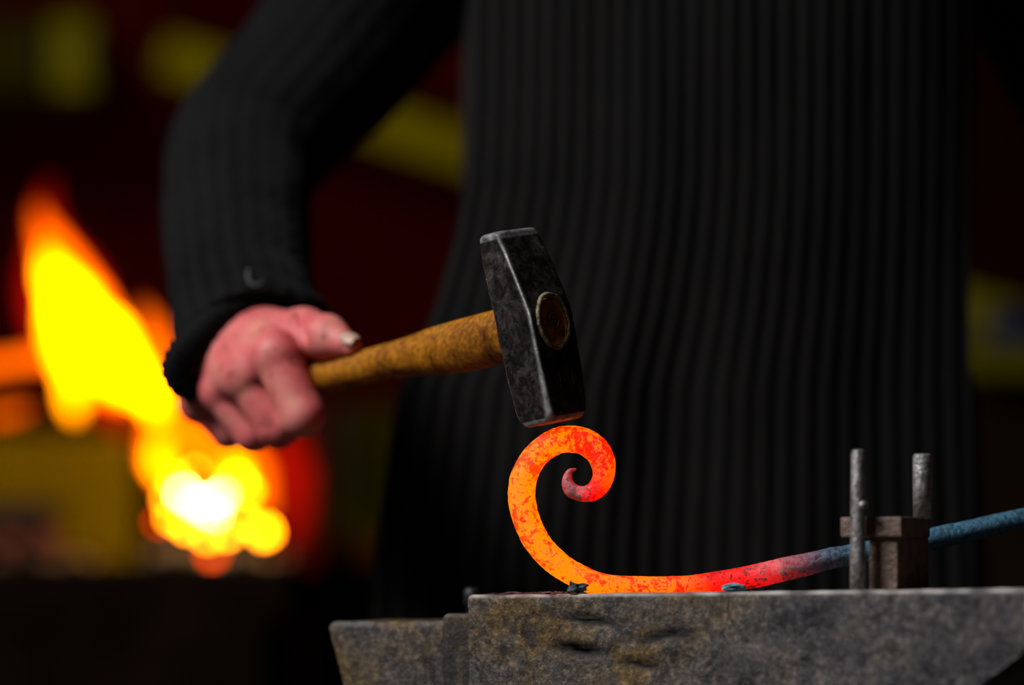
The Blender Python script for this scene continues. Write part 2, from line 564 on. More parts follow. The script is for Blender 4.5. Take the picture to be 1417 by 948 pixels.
nt.links.new(em, b.inputs['Emission Color'])
b.inputs['Emission Strength'].default_value = 1.35
bp = nt.nodes.new('ShaderNodeBump'); bp.inputs['Strength'].default_value = 0.5; bp.inputs['Distance'].default_value = 0.001
nt.links.new(math_('ADD', small, patch), bp.inputs['Height']); nt.links.new(bp.outputs[0], b.inputs['Normal'])
tag(link('forged_scroll', me, m), 'steel bar forged into a glowing orange scroll, cold blue end held right', 'steel bar')

# flakes of scale that fell on the anvil
M_flake = mat('mill_scale', (0.02, 0.035, 0.05), (0.05, 0.08, 0.10), 0.45, 0.3, scale=300, bump=0.4)
M_flake2 = mat('blue_scale', (0.12, 0.26, 0.32), (0.22, 0.40, 0.46), 0.5, 0.2, scale=400, bump=0.4)
M_flake3 = mat('purple_scale', (0.10, 0.035, 0.05), (0.20, 0.08, 0.09), 0.6, 0.2, scale=400)
def flake(px, y, wid, hgt, m, label, seed, group=None):
    x = (px - 708.5) * px_m(y)
    z = top_z(x, y)
    V, F = lump((0, 0, 0), 1.0, seed, 2, 1.1)
    r = random.Random(seed)
    V = [Vector((v.x * wid / 2 + r.uniform(-.06, .06) * wid, v.y * wid / 3.2, v.z * hgt / 2)) for v in V]
    zmin = min(v.z for v in V)
    V = [Vector((x, y, z)) + Vector((v.x, v.y, v.z - zmin)) for v in V]
    tag(link('scale_flake', mesh('scale_flake', V, F, False), m), label, 'scale flake', group)
flake(799, 0.006, 0.0125, 0.0058, M_flake, 'thick dark blue-black scale lump beside the foot of the scroll', 3)
flake(1016, -0.012, 0.0145, 0.0042, M_flake2, 'pale blue scale flake in front of the red stretch of the bar', 5)
for k, (px, y, wd, hg) in enumerate([(690, 0.036, 0.010, 0.0010), (712, 0.030, 0.012, 0.0012), (735, 0.026, 0.009, 0.0010), (757, 0.018, 0.010, 0.0013), (772, 0.012, 0.007, 0.0016), (784, 0.010, 0.006, 0.0013)]):
    flake(px, y, wd, hg, M_flake3, 'thin purplish scale sliver lying near the left corner of the anvil face', 20 + k, 'thin slivers of scale')

# dark peg standing behind the left corner of the face
M_black = mat('black_iron', (0.012, 0.013, 0.015), (0.03, 0.034, 0.04), 0.5, 0.5, scale=60)
pg = MA.inverted() @ P(652, 830, 0.11)
base_p = MA @ Vector((pg.x, pg.y, -0.0162))
tp = P(653, 813, base_p.y)
V, F = tube([base_p, base_p.lerp(tp, 0.45), base_p.lerp(tp, 0.5), base_p.lerp(tp, 0.9), tp], [0.0036, 0.0036, 0.0055, 0.0055, 0.0035], 14)
tag(link('steel_peg', mesh('steel_peg', V, F), M_black), 'small dark steel peg behind the left corner of the anvil face', 'peg')

# ================================================================== BENDING FORK
M_fork = mat('rubbed_steel', (0.12, 0.11, 0.11), (0.42, 0.39, 0.37), 0.4, 0.45, scale=260, bump=0.5, bscale=500)
M_forkrust = mat('rusty_steel', (0.10, 0.06, 0.045), (0.23, 0.16, 0.12), 0.6, 0.3, scale=160, bump=0.6, bscale=400)
yf = -0.058
c0 = P(1247, 730, yf); c0.z = 0
R3 = Matrix.Rotation(YAW, 4, 'Z')
MF = Matrix.Translation(c0) @ R3        # origin = near corner of the flange, -x to the left, +y away
fz = top_z(c0.x, c0.y)
fork = empty('bending_fork', (c0.x, c0.y, fz), 'steel bending fork with two upright pins standing on the anvil', 'bending fork')
z1 = P(0, 715, yf).z; z2 = P(0, 743, yf).z
k = px_m(yf) / math.cos(YAW)
MB().box((-81 * k, 0, z2), (0, 0.050, z1), MF, 0.0012).build('flange', M_forkrust, fork)
MB().box((-46 * k, 0.004, fz - 0.004), (-8 * k, 0.058, z2 + 0.002), MF, 0.0012).build('stem', M_forkrust, fork)
a = P(1187, 622, yf + 0.004); a2 = Vector((a.x, a.y, fz - 0.006))
r1 = 9.6 * px_m(yf)
V, F = tube([a2, a2.lerp(a, 0.3), a2.lerp(a, 0.6), a2.lerp(a, 0.975), a], [r1 * 1.15, r1 * 1.1, r1 * 1.02, r1, r1 * 0.75], 24, True, lambda i, k, p: 1 + 0.06 * noise.noise(p * 220))
link('pin', mesh('pin', V, F), M_fork, fork)
yb = (MF @ Vector((-6 * k, 0.030, 0))).y
a = P(1276, 628, yb); a2 = P(1276, 714.5, yb); a2.z = z1 - 0.001; a2.x = a.x
r2 = 13.2 * px_m(yb)
V, F = tube([a2, a2.lerp(a, 0.5), a2.lerp(a, 0.96), a], [r2 * 0.95, r2, r2, r2 * 0.82], 24, True, lambda i, k, p: 1 + 0.05 * noise.noise(p * 220))
link('pin', mesh('pin', V, F), M_fork, fork)
nb = P(1194, 699, yf - 0.0015)
V, F = lump(nb, 0.0030, 4, 2, 0.3)
link('set_screw', mesh('set_screw', V, F), M_fork, fork)

# ================================================================== HAMMER
HC = P(741, 452, YS + 0.002)                          # centre of the eye
HH = P(440, 523, YS + 0.150)                          # handle where it meets the fist
U = (HC - HH).normalized()
v0 = Vector((-math.sin(math.radians(12.3)), 0.0, math.cos(math.radians(12.3))))
VV = (v0 - U * v0.dot(U)).normalized()
W = U.cross(VV).normalized()                           # towards camera left
MH = Matrix((( U.x, VV.x, W.x, HC.x), (U.y, VV.y, W.y, HC.y), (U.z, VV.z, W.z, HC.z), (0, 0, 0, 1)))
hammer = empty('hammer', HC, 'cross peen hammer with black head and stained wooden handle in the fist', 'hammer')

M_head = bpy.data.materials.new('forge_black_steel'); M_head.use_nodes = True
nt = M_head.node_tree; b = nt.nodes['Principled BSDF']
tc = nt.nodes.new('ShaderNodeTexCoord')
at_ = nt.nodes.new('ShaderNodeAttribute'); at_.attribute_name = 'wear_highlight'
body = ramp(nt, [(0.36, (0.003, 0.0027, 0.0025)), (0.48, (0.016, 0.013, 0.012)), (0.60, (0.075, 0.060, 0.055)), (0.72, (0.17, 0.145, 0.135))], tn(95, 9, 0.78, 0.5))
specks = ramp(nt, [(0.70, (0, 0, 0)), (0.75, (0.14, 0.14, 0.15))], tn(900, 2, 0.5))
edge = math_('MULTIPLY', at_.outputs['Fac'], ramp(nt, [(0.30, (0.25, 0.25, 0.25)), (0.52, (1, 1, 1))], tn(260, 5, 0.7)))
x = nt.nodes.new('ShaderNodeMix'); x.data_type = 'RGBA'
nt.links.new(edge, x.inputs['Factor'])
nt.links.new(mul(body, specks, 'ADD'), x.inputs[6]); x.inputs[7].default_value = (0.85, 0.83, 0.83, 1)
nt.links.new(x.outputs[2], b.inputs['Base Color'])
b.inputs['Metallic'].default_value = 0.45
b.inputs['Roughness'].default_value = 0.5
b.inputs['Specular IOR Level'].default_value = 0.25
bp = nt.nodes.new('ShaderNodeBump'); bp.inputs['Strength'].default_value = 0.6; bp.inputs['Distance'].default_value = 0.0008
nt.links.new(tn(260, 7, 0.7), bp.inputs['Height']); nt.links.new(bp.outputs[0], b.inputs['Normal'])

# rows up the head: v, back u, front u, half width w, corner chamfer (mm)
rows = [(-60.5, -9.5, 9.5, 12.5, 4.0), (-60.3, -11.5, 11.5, 14.5, 4.5), (-58.5, -14.0, 13.8, 16.6, 4.8), (-52, -15.3, 15.2, 18.0, 3.6), (-35, -15.6, 15.6, 18.6, 2.3), (-15, -15.7, 15.7, 18.8, 1.5),
        (4, -15.8, 15.6, 18.8, 1.2), (12, -15.9, 14.4, 18.7, 1.1), (35, -16.6, 8.2, 18.4, 1.0), (56, -17.2, 1.6, 17.8, 1.8), (60.0, -16.4, 0.2, 17.0, 2.0), (61.2, -14.6, -2.0, 15.5, 2.0), (61.5, -12, -4.5, 13, 2.0)]
R = spline(rows, 9)
def ring(u0, u1, hw, c, npc=6, nside=18):
    c = min(c, (u1 - u0) / 2 * 0.9, hw * 0.9)
    pts = []
    cor = [(u1, hw), (u0, hw), (u0, -hw), (u1, -hw)]
    sg = [(1, 1), (-1, 1), (-1, -1), (1, -1)]
    segs = []
    for (cu, cw), (su, sw) in zip(cor, sg):
        ctr = (cu - su * c, cw - sw * c)
        a0 = math.atan2(0, su) if su * sw > 0 else math.atan2(sw, 0)
        base = {(1, 1): 0, (-1, 1): math.pi / 2, (-1, -1): math.pi, (1, -1): 1.5 * math.pi}[(su, sw)]
        seg = []
        for j in range(npc + 1):
            th = base + (math.pi / 2) * j / npc
            # flattened chamfer: between an arc and a straight cut
            ar = (ctr[0] + c * math.cos(th), ctr[1] + c * math.sin(th))
            p0 = (ctr[0] + c * math.cos(base), ctr[1] + c * math.sin(base)); p1 = (ctr[0] + c * math.cos(base + math.pi / 2), ctr[1] + c * math.sin(base + math.pi / 2))
            t = j / npc
            st = (p0[0] + (p1[0] - p0[0]) * t, p0[1] + (p1[1] - p0[1]) * t)
            seg.append((0.5 * ar[0] + 0.5 * st[0], 0.5 * ar[1] + 0.5 * st[1]))
        segs.append(seg)
    out = []
    for i in range(4):
        for j, q in enumerate(segs[i]): out.append((q, math.sin(math.pi * (j + 0.5) / (npc + 1)) * (1.0 if i == 0 else 0.12)))  # corner wear; near ridge also carries its highlight as colour
        e0 = segs[i][-1]; e1 = segs[(i + 1) % 4][0]
        for j in range(1, nside):
            t = j / nside
            out.append(((e0[0] + (e1[0] - e0[0]) * t, e0[1] + (e1[1] - e0[1]) * t), 0.0))
    return out
V = []; F = []; wear_highlight = []
for r in R:
    rg = ring(r[1], r[2], r[3], r[4])
    n = len(rg)
    endw = 0.8 if (r[0] > 57 or r[0] < -57) else 0.0
    for (q, wr) in rg:
        p = Vector((q[0], r[0], q[1])) * 0.001
        d = 0.00025 * noise.noise(p * 300) + 0.0004 * noise.noise(p * 70)
        V.append(MH @ (p + Vector((q[0], 0, q[1])).normalized() * d)); wear_highlight.append(max(wr * (0.6 + 0.6 * noise.noise(p * 90)), endw * 0.3 * (1 + noise.noise(p * 200))))
m_ = len(R)
for i in range(m_ - 1):
    for k in range(n):
        k2 = (k + 1) % n
        F.append([i * n + k, i * n + k2, (i + 1) * n + k2, (i + 1) * n + k])
V.append(MH @ Vector((0, -0.0606, 0))); V.append(MH @ Vector((-0.008, 0.0615, 0))); wear_highlight += [0.3, 0.3]
for k in range(n):
    k2 = (k + 1) % n
    F.append([m_ * n, k2, k]); F.append([m_ * n + 1, (m_ - 1) * n + k, (m_ - 1) * n + k2])
me = mesh('head', V, F)
me.attributes.new('wear_highlight', 'FLOAT', 'POINT').data.foreach_set('value', wear_highlight)
head = link('head', me, M_head, hammer)
# raised rim around the eye, maker's square below it (both pieces of the head)
def oval(cu, rv, rw, tube_r, nseg=48, jit=0.0):
    pts = []
    for k in range(nseg + 1):
        th = 2 * math.pi * (k % nseg) / nseg
        j = 1 + jit * noise.noise(Vector((math.cos(th) * 3, math.sin(th) * 3, cu * 500)))
        pts.append(MH @ Vector((cu, math.cos(th) * rv * j + 0.001, math.sin(th) * rw * j)))
    return tube(pts, tube_r, 8, False)
M_rim = mat('burred_rim', (0.05, 0.035, 0.02), (0.36, 0.28, 0.16), 0.55, 0.3, scale=300, bump=0.6, bscale=600)
V, F = oval(0.0158, 0.0165, 0.0125, 0.0016, 48, 0.06)
link('eye_rim', mesh('eye_rim', V, F), M_rim, head)
V, F = [], []
mb = MB()
s_ = 0.0056
for lo, hi in (((0.0148, -0.0345 - s_, -s_ - 0.002), (0.0162, -0.0345 - s_ + 0.0007, s_ - 0.002)), ((0.0148, -0.0345 + s_ - 0.0007, -s_ - 0.002), (0.0162, -0.0345 + s_, s_ - 0.002)),
               ((0.0148, -0.0345 - s_, -s_ - 0.002), (0.0162, -0.0345 + s_, -s_ - 0.002 + 0.0007)), ((0.0148, -0.0345 - s_, s_ - 0.002 - 0.0007), (0.0162, -0.0345 + s_, s_ - 0.002))):
    mb.box(lo, hi, MH)
mb.build('stamp', M_head, head)

# handle: section along -u (mm): u, half height v, half width w
M_wood = bpy.data.materials.new('stained_ash'); M_wood.use_nodes = True
nt = M_wood.node_tree; b = nt.nodes['Principled BSDF']
tc = nt.nodes.new('ShaderNodeTexCoord')
mp = nt.nodes.new('ShaderNodeMapping'); mp.inputs['Scale'].default_value = (1, 1, 1)
wd = ramp(nt, [(0.32, (0.10, 0.028, 0.004)), (0.46, (0.36, 0.125, 0.006)), (0.58, (0.50, 0.185, 0.008)), (0.74, (0.20, 0.105, 0.03))], tn(45, 7, 0.6, 0.6))
gr = ramp(nt, [(0.4, (0.55, 0.5, 0.45)), (0.6, (1, 1, 1))], tn(300, 4, 0.6))
nt.links.new(mul(wd, gr), b.inputs['Base Color'])
b.inputs['Specular IOR Level'].default_value = 0.25
b.inputs['Roughness'].default_value = 0.5
bp = nt.nodes.new('ShaderNodeBump'); bp.inputs['Strength'].default_value = 0.25; bp.inputs['Distance'].default_value = 0.001
nt.links.new(tn(300, 4), bp.inputs['Height']); nt.links.new(bp.outputs[0], b.inputs['Normal'])
hr = [(16.0, 0.5, 0.5), (16.1, 11, 8), (15.6, 15.2, 11.4), (0, 15.4, 11.6), (-17, 16.0, 12), (-34, 16.8, 12.2), (-60, 16.9, 12.2), (-88, 15.6, 11.8), (-108, 13.4, 11.3), (-128, 11.9, 10.8), (-160, 11.2, 10.6),
      (-200, 11.2, 10.8), (-250, 12, 11.2), (-300, 13.2, 12.2), (-322, 13.6, 12.6), (-330, 12.6, 11.6), (-333, 8, 7), (-333.5, 0.5, 0.5)]
HSP = spline(hr, 6)
V = []; F = []; n = 36
for r in HSP:
    for k in range(n):
        th = 2 * math.pi * k / n
        p = Vector((r[0], max(r[1], .4) * math.cos(th), max(r[2], .4) * math.sin(th))) * 0.001
        p *= 1; p.y *= 1 + 0.02 * noise.noise(p * 60)
        # the belly of the handle hangs a little lower by the head
        p.y -= 0.0012 * math.exp(-((r[0] + 60) / 40) ** 2)
        V.append(MH @ p)
for i in range(len(HSP) - 1):
    for k in range(n):
        k2 = (k + 1) % n
        F.append([i * n + k, i * n + k2, (i + 1) * n + k2, (i + 1) * n + k])
handle = link('handle', mesh('handle', V, F), M_wood, hammer)
V, F = oval(0.0163, 0.0046, 0.0042, 0.0008, 28)
link('ring_wedge', mesh('ring_wedge', V, F), mat('rusted_ring', (0.06, 0.025, 0.015), (0.14, 0.06, 0.04), 0.6, 0.4, scale=300), handle)

# ================================================================== BLACKSMITH
def onw(px, py, wv):
    """point of the plane w = wv (metres off the handle axis, towards camera left) seen at a photograph pixel"""
    q0 = HC + W * wv
    o_ = Vector((0, CAM_Y, CAM_Z)); d_ = P(px, py, 0) - o_
    return o_ + d_ * ((q0 - o_).dot(W) / d_.dot(W))
MHi = MH.inverted()
def L(v): return np.array(MHi @ Vector(v))          # hammer frame (u, v, w)

def hand_joints():
    J = {}
    J['wrist'] = L(P(338, 462, 0.245)); J['fore'] = L(P(334, 420, 0.30)); J['ulna'] = L(P(304, 492, .232))
    J['i'] = [L(onw(383, 492, .022)), L(onw(419, 574, .021)), L(onw(422, 576, -.008)), L(onw(430, 545, -.018))]
    J['m'] = [L(onw(341, 519, .024)), L(onw(384, 592, .018)), L(onw(392, 592, -.010)), L(onw(400, 560, -.019))]
    J['r'] = [L(onw(305, 541, .021)), L(onw(350, 600, .013)), L(onw(360, 597, -.012)), L(onw(370, 570, -.019))]
    J['p'] = [L(onw(277, 556, .015)), L(onw(316, 598, .007)), L(onw(328, 595, -.012)), L(onw(338, 575, -.018))]
    J['t'] = [L(P(384, 470, .200)), L(P(420, 464, .172)), L(P(452, 467, .147)), L(P(487, 479, .128))]
    return J
HJ = hand_joints()
FR = {'i': (.0158, .0148, .0115, .0085), 'm': (.0150, .0135, .0105, .0085), 'r': (.0132, .0122, .0100, .0080), 'p': (.0118, .0108, .0090, .0072), 't': (.0190, .0175, .0140, .0072)}
def hand_sdf(X):
    palm = None
    wr = HJ['wrist']
    for f in 'imrp':
        d = sd_cone(X, wr, HJ[f][0], 0.027, FR[f][0] * 1.05)
        palm = d if palm is None else smin(palm, d, 0.014)
    palm = smin(palm, sd_cone(X, HJ['ulna'], HJ['p'][0], 0.024, 0.0125), 0.012)
    palm = smin(palm, sd_cone(X, HJ['ulna'], HJ['m'][0], 0.024, 0.014), 0.012)
    palm = smin(palm, sd_cone(X, wr, HJ['fore'], 0.029, 0.033), 0.012)
    palm = smin(palm, sd_cone(X, wr, HJ['t'][0], 0.026, 0.018), 0.012)
    palm = smin(palm, sd_cone(X, HJ['t'][0], HJ['i'][0], 0.015, 0.011), 0.008)
    # flesh of the palm behind the handle
    palm = smin(palm, sd_cone(X, HJ['p'][0] + np.array([0, -.012, -.03]), HJ['i'][0] + np.array([0, -.012, -.034]), 0.014, 0.013), 0.012)
    out = palm
    for f in 'imrp':
        j = HJ[f]; r = FR[f]
        d = sd_cone(X, j[0], j[1], r[0], r[1])
        d = smin(d, sd_cone(X, j[1], j[2], r[1] * 0.97, r[2]), 0.004)
        d = smin(d, sd_cone(X, j[2], j[3], r[2], r[3]), 0.004)
        # knuckle bumps
        d = smin(d, np.linalg.norm(X - (j[0] + np.array([0, .001, .0015])), axis=-1) - r[0] * 0.9, 0.005)
        out = smin(out, d, 0.0022)
    j = HJ['t']; r = FR['t']
    d = sd_cone(X, j[0], j[1], r[0], r[1])
    d = smin(d, sd_cone(X, j[1], j[2], r[1], r[2]), 0.005)
    d = smin(d, sd_cone(X, j[2], j[3], r[2], r[3]), 0.006)
    out = smin(out, d, 0.003)
    for a, b in zip(GROOVE[:-1], GROOVE[1:]):
        g = sd_cone(X, a, b, 0.0026, 0.0026)
        out = -smin(-out, g, 0.002)
    return out
GROOVE = []
def trace(px, py):
    o_ = L((0, CAM_Y, CAM_Z)); d_ = L(P(px, py, 0.1)) - o_; d_ /= np.linalg.norm(d_)
    t = 2.3
    for _ in range(80):
        t += float(hand_sdf((o_ + d_ * t)[None])[0]) * 0.9
    return o_ + d_ * t
GROOVE = [trace(*q) for q in ((414, 432), (416, 445), (418, 458), (421, 470))]
allp = np.vstack([HJ['wrist'], HJ['fore'], HJ['ulna']] + [np.array(HJ[f]) for f in 'imrpt'])
HV, HF = surface(hand_sdf, allp.min(0) - 0.035, allp.max(0) + 0.035, 0.0016)
def crease(v):
    p = Vector(v)
    return 0.00035 * noise.noise(p * 160) + 0.0002 * noise.noise(p * 420)
handV_local = HV
RH = np.array([list(MH @ Vector(v)) for v in HV])

# left hand: the same fist, mirrored, closed on the cold end of the bar
bA = P(1800, 640, 0.12); bB = P(1960, 608, 0.145)
u2 = (bA - bB).normalized()
v2 = (Vector((0, 0, 1)) - u2 * u2.z).normalized()
w2 = -u2.cross(v2)
u_mid = float(np.mean([HJ['m'][0][0], HJ['r'][0][0]]))
O2 = bA.lerp(bB, 0.45)
def to_left(v):
    return O2 + u2 * (v[0] - u_mid) + v2 * v[1] + w2 * v[2]
LH = np.array([list(to_left(v)) for v in HV])
LF = HF[:, ::-1]

wrR = MH @ Vector(HJ['wrist']); foR = MH @ Vector(HJ['fore'])
wrL = to_left(HJ['wrist']); foL = to_left(HJ['fore'])
BX = 0.150                                       # middle of the body
shR = Vector((BX - 0.165, 0.45, 1.39)); shL = Vector((BX + 0.175, 0.45, 1.39))
elR = P(330, 205, 0.445)
elL = Vector((0.475, 0.47, 1.09))
def body_sdf(X):
    def c(a, b_, r1, r2): return sd_cone(X, tuple(a), tuple(b_), r1, r2)
    d = c((BX - .07, .44, 1.00), (BX + .07, .44, 1.00), .10, .10)
    d = smin(d, c((BX - .08, .44, 1.25), (BX + .08, .44, 1.25), .105, .105), .1)
    d = smin(d, c((BX - .13, .45, 1.38), (BX + .13, .45, 1.38), .06, .06), .08)
    d = smin(d, c((BX, .45, 1.38), (BX, .43, 1.52), .06, .055), .04)
    d = smin(d, c((BX, .42, 1.60), (BX, .40, 1.54), .085, .06), .03)      # head
    d = smin(d, c((BX, .43, 1.64), (BX, .41, 1.62), .09, .08), .03)
    d = smin(d, c((BX, .325, 1.60), (BX, .318, 1.575), .011, .016), .012)  # nose
    for s in (-1, 1):
        d = smin(d, c((BX + s * .088, .43, 1.60), (BX + s * .09, .43, 1.57), .012, .01), .006)
        d = smin(d, c((BX + s * .035, .342, 1.615), (BX + s * .012, .336, 1.615), .01, .008), .01)
        d = smin(d, c((BX + s * .09, .44, .95), (BX + s * .12, .42, .50), .085, .055), .04)
        d = smin(d, c((BX + s * .12, .42, .50), (BX + s * .13, .45, .09), .055, .04), .02)
    for sh, mid_, el, wr in ((shR, P(545, -30, .465), P(345, 205, .445), foR), (shL, elL.lerp(shL, .5), elL, foL)):
        d = smin(d, c(sh, mid_, .044, .042), .03)
        d = smin(d, c(mid_, el, .042, .038), .02)
        d = smin(d, c(el, wr, .038, .030), .015)
    return d
lo = np.array([min(elR.x, BX) - .12, min(foR.y, foL.y) - .06, 0.02]); hi = np.array([max(foL.x, elL.x) + .1, .62, 1.76])
BV, BF = surface(body_sdf, lo, hi, 0.013)
# one continuous skin: body and both fists, joined inside the forearms
V = np.vstack([BV, RH, LH]); F = np.vstack([BF, HF + len(BV), LF + len(BV) + len(RH)])
man = empty('person', (BX, 0.45, 0), 'person in dark knit sweater and ribbed apron striking with a hammer', 'person')
M_skin = bpy.data.materials.new('work_reddened_skin'); M_skin.use_nodes = True
nt = M_skin.node_tree; b = nt.nodes['Principled BSDF']
tc = nt.nodes.new('ShaderNodeTexCoord')
sk = ramp(nt, [(0.30, (0.60, 0.10, 0.095)), (0.5, (0.69, 0.155, 0.145)), (0.68, (0.72, 0.24, 0.185))], tn(38, 4, 0.5))
dirt_dark = ramp(nt, [(0.30, (0.55, 0.45, 0.4)), (0.42, (1, 1, 1))], tn(60, 5, 0.6))
nt.links.new(mul(sk, dirt_dark), b.inputs['Base Color'])
b.inputs['Roughness'].default_value = 0.55
b.inputs['Specular IOR Level'].default_value = 0.4
b.inputs['Subsurface Weight'].default_value = 0.15
b.inputs['Subsurface Radius'].default_value = (0.006, 0.002, 0.0012)
b.inputs['Subsurface Scale'].default_value = 0.5
bp = nt.nodes.new('ShaderNodeBump'); bp.inputs['Strength'].default_value = 0.3; bp.inputs['Distance'].default_value = 0.001
nt.links.new(tn(350, 5), bp.inputs['Height']); nt.links.new(bp.outputs[0], b.inputs['Normal'])
link('body', np_mesh('body', V, F), M_skin, man)
# thumb nail
tA = MH @ Vector(HJ['t'][2]); tB = MH @ Vector(HJ['t'][3])
ax = (tB - tA).normalized()
vw = (Vector((0, CAM_Y, CAM_Z)) - tB).normalized()
nrm = (vw * 0.75 + Vector((0, 0, 1)) * 0.6); nrm = (nrm - ax * nrm.dot(ax)).normalized()
sd_ = ax.cross(nrm)
V = []; F = []
for i in range(7):
    for j in range(7):
        s = (i / 6 - .5); t = (j / 6 - .5)
        ww = 0.0062 * (1 - 0.25 * abs(t) * 2)
        V.append(tB + ax * (0.001 + t * 0.013) + sd_ * (s * 2 * ww) + nrm * (0.0092 - 0.008 * (s * s) * 1.3 - 0.0015 * (t + .5)))
for i in range(6):
    for j in range(6):
        F.append([i * 7 + j, (i + 1) * 7 + j, (i + 1) * 7 + j + 1, i * 7 + j + 1])
nail = link('thumb_nail', mesh('thumb_nail', V, F), mat('nail', (0.46, 0.27, 0.19), (0.58, 0.38, 0.27), 0.35, scale=200), man)
sol = nail.modifiers.new('solid', 'SOLIDIFY'); sol.thickness = 0.0006

# knitted cloth: ribs and stitches by the tube's own u, v
def knit_mat(name, c1, c2, ribs, rows_, bumpd, ribc=0.5):
    m = bpy.data.materials.new(name); m.use_nodes = True
    nt = m.node_tree; b = nt.nodes['Principled BSDF']
    uv = nt.nodes.new('ShaderNodeUVMap'); uv.uv_map = 'UVMap'
    se = nt.nodes.new('ShaderNodeSeparateXYZ'); nt.links.new(uv.outputs[0], se.inputs[0])
    def mt(op, a, c=0.0):
        x = nt.nodes.new('ShaderNodeMath'); x.operation = op
        for i, v in enumerate((a, c)):
            if isinstance(v, (int, float)): x.inputs[i].default_value = v
            else: nt.links.new(v, x.inputs[i])
        return x.outputs[0]
    su = mt('SINE', mt('MULTIPLY', se.outputs[0], ribs * 2 * math.pi))
    sv = mt('SINE', mt('MULTIPLY', se.outputs[1], rows_ * 2 * math.pi))
    st = mt('ADD', mt('MULTIPLY', su, 0.5), mt('MULTIPLY', mt('MULTIPLY', su, sv), 0.35))
    h = mt('ADD', mt('MULTIPLY', st, 0.5), 0.5)
    nz = nt.nodes.new('ShaderNodeTexNoise'); nz.inputs['Scale'].default_value = 14; nz.inputs['Detail'].default_value = 5
    tc = nt.nodes.new('ShaderNodeTexCoord'); nt.links.new(tc.outputs['Object'], nz.inputs['Vector'])
    f = mt('ADD', mt('MULTIPLY', h, ribc), mt('MULTIPLY', nz.outputs[0], 1 - ribc))
    nt.links.new(ramp(nt, [(0.25, c1), (0.75, c2)], f), b.inputs['Base Color'])
    b.inputs['Roughness'].default_value = 0.95
    b.inputs['Specular IOR Level'].default_value = 0.05
    b.inputs['Sheen Weight'].default_value = 0.02
    bp = nt.nodes.new('ShaderNodeBump'); bp.inputs['Strength'].default_value = 1; bp.inputs['Distance'].default_value = bumpd
    nt.links.new(h, bp.inputs['Height']); nt.links.new(bp.outputs[0], b.inputs['Normal'])
    return m

def uv_grid(me, nr, nc, wrap):
    """uv by vertex index of an nr x nc grid"""
    uvl = me.uv_layers.new(name='UVMap')
    for p in me.polygons:
        cols = [me.loops[l].vertex_index % nc for l in p.loop_indices]
        seam = wrap and (max(cols) - min(cols) > nc / 2)
        for l, c_ in zip(p.loop_indices, cols):
            vi = me.loops[l].vertex_index
            if vi >= nr * nc: uvl.data[l].uv = (0, 0); continue
            cc = c_ + nc if (seam and c_ < nc / 2) else c_
            uvl.data[l].uv = (cc / nc, (vi // nc) / nr)

M_knit = knit_mat('charcoal_knit', (0.0026, 0.0025, 0.0026), (0.0110, 0.0105, 0.0110), 22, 30, 0.002, 0.35)
SLEEVES = []
def sleeve(secs, name, parent, cuff_dir=None):
    A = spline([(*s[0], s[1], s[2]) for s in secs], 12)
    pts = [Vector(a[:3]) for a in A]
    rad = [(a[3], a[4]) for a in A]
    n = 72
    def disp(i, k, p):
        t = i / len(pts)
        wr = 0.035 * noise.noise(Vector((math.cos(k / n * 6.283) * 1.4, math.sin(k / n * 6.283) * 1.4, t * 16)))
        wr += 0.02 * noise.noise(p * 38)
        return 1 + wr
    V, F = tube(pts, rad, n, False, disp)
    nr = len(pts)
    me = mesh(name, V, F)
    uv_grid(me, nr, n, True)
    o = link(name, me, M_knit, parent)
    SLEEVES.append((V, F))
    so = o.modifiers.new('solid', 'SOLIDIFY'); so.thickness = 0.004; so.offset = -1
    return o

# torso of the sweater
V = []; n = 96
zs = np.linspace(0.86, 1.46, 40)
for z in zs:
    t = (z - 0.86) / 0.6
    hw_ = 0.172 + 0.012 * math.sin(t * 3.0) - (0.10 * max(0, (t - 0.86) / 0.14) ** 1.5)
    hd = 0.118 + 0.012 * math.sin(t * 2.6) - (0.05 * max(0, (t - 0.86) / 0.14) ** 1.5)
    for k in range(n):
        th = 2 * math.pi * k / n
        cs, sn = math.cos(th), math.sin(th)
        e = 0.8
        q = Vector((BX + hw_ * math.copysign(abs(cs) ** e, cs), 0.45 + hd * math.copysign(abs(sn) ** e, sn), z))
        V.append(q + Vector((cs, sn, 0)) * 0.006 * noise.noise(q * 9))
F = [[i * n + k, i * n + (k + 1) % n, (i + 1) * n + (k + 1) % n, (i + 1) * n + k] for i in range(len(zs) - 1) for k in range(n)]
me = mesh('sweater', V, F)
uv_grid(me, len(zs), n, True)
M_knit_t = knit_mat('charcoal_knit_body', (0.0026, 0.0025, 0.0026), (0.0110, 0.0105, 0.0110), 60, 60, 0.002, 0.4)
sweater = link('sweater', me, M_knit_t, man)

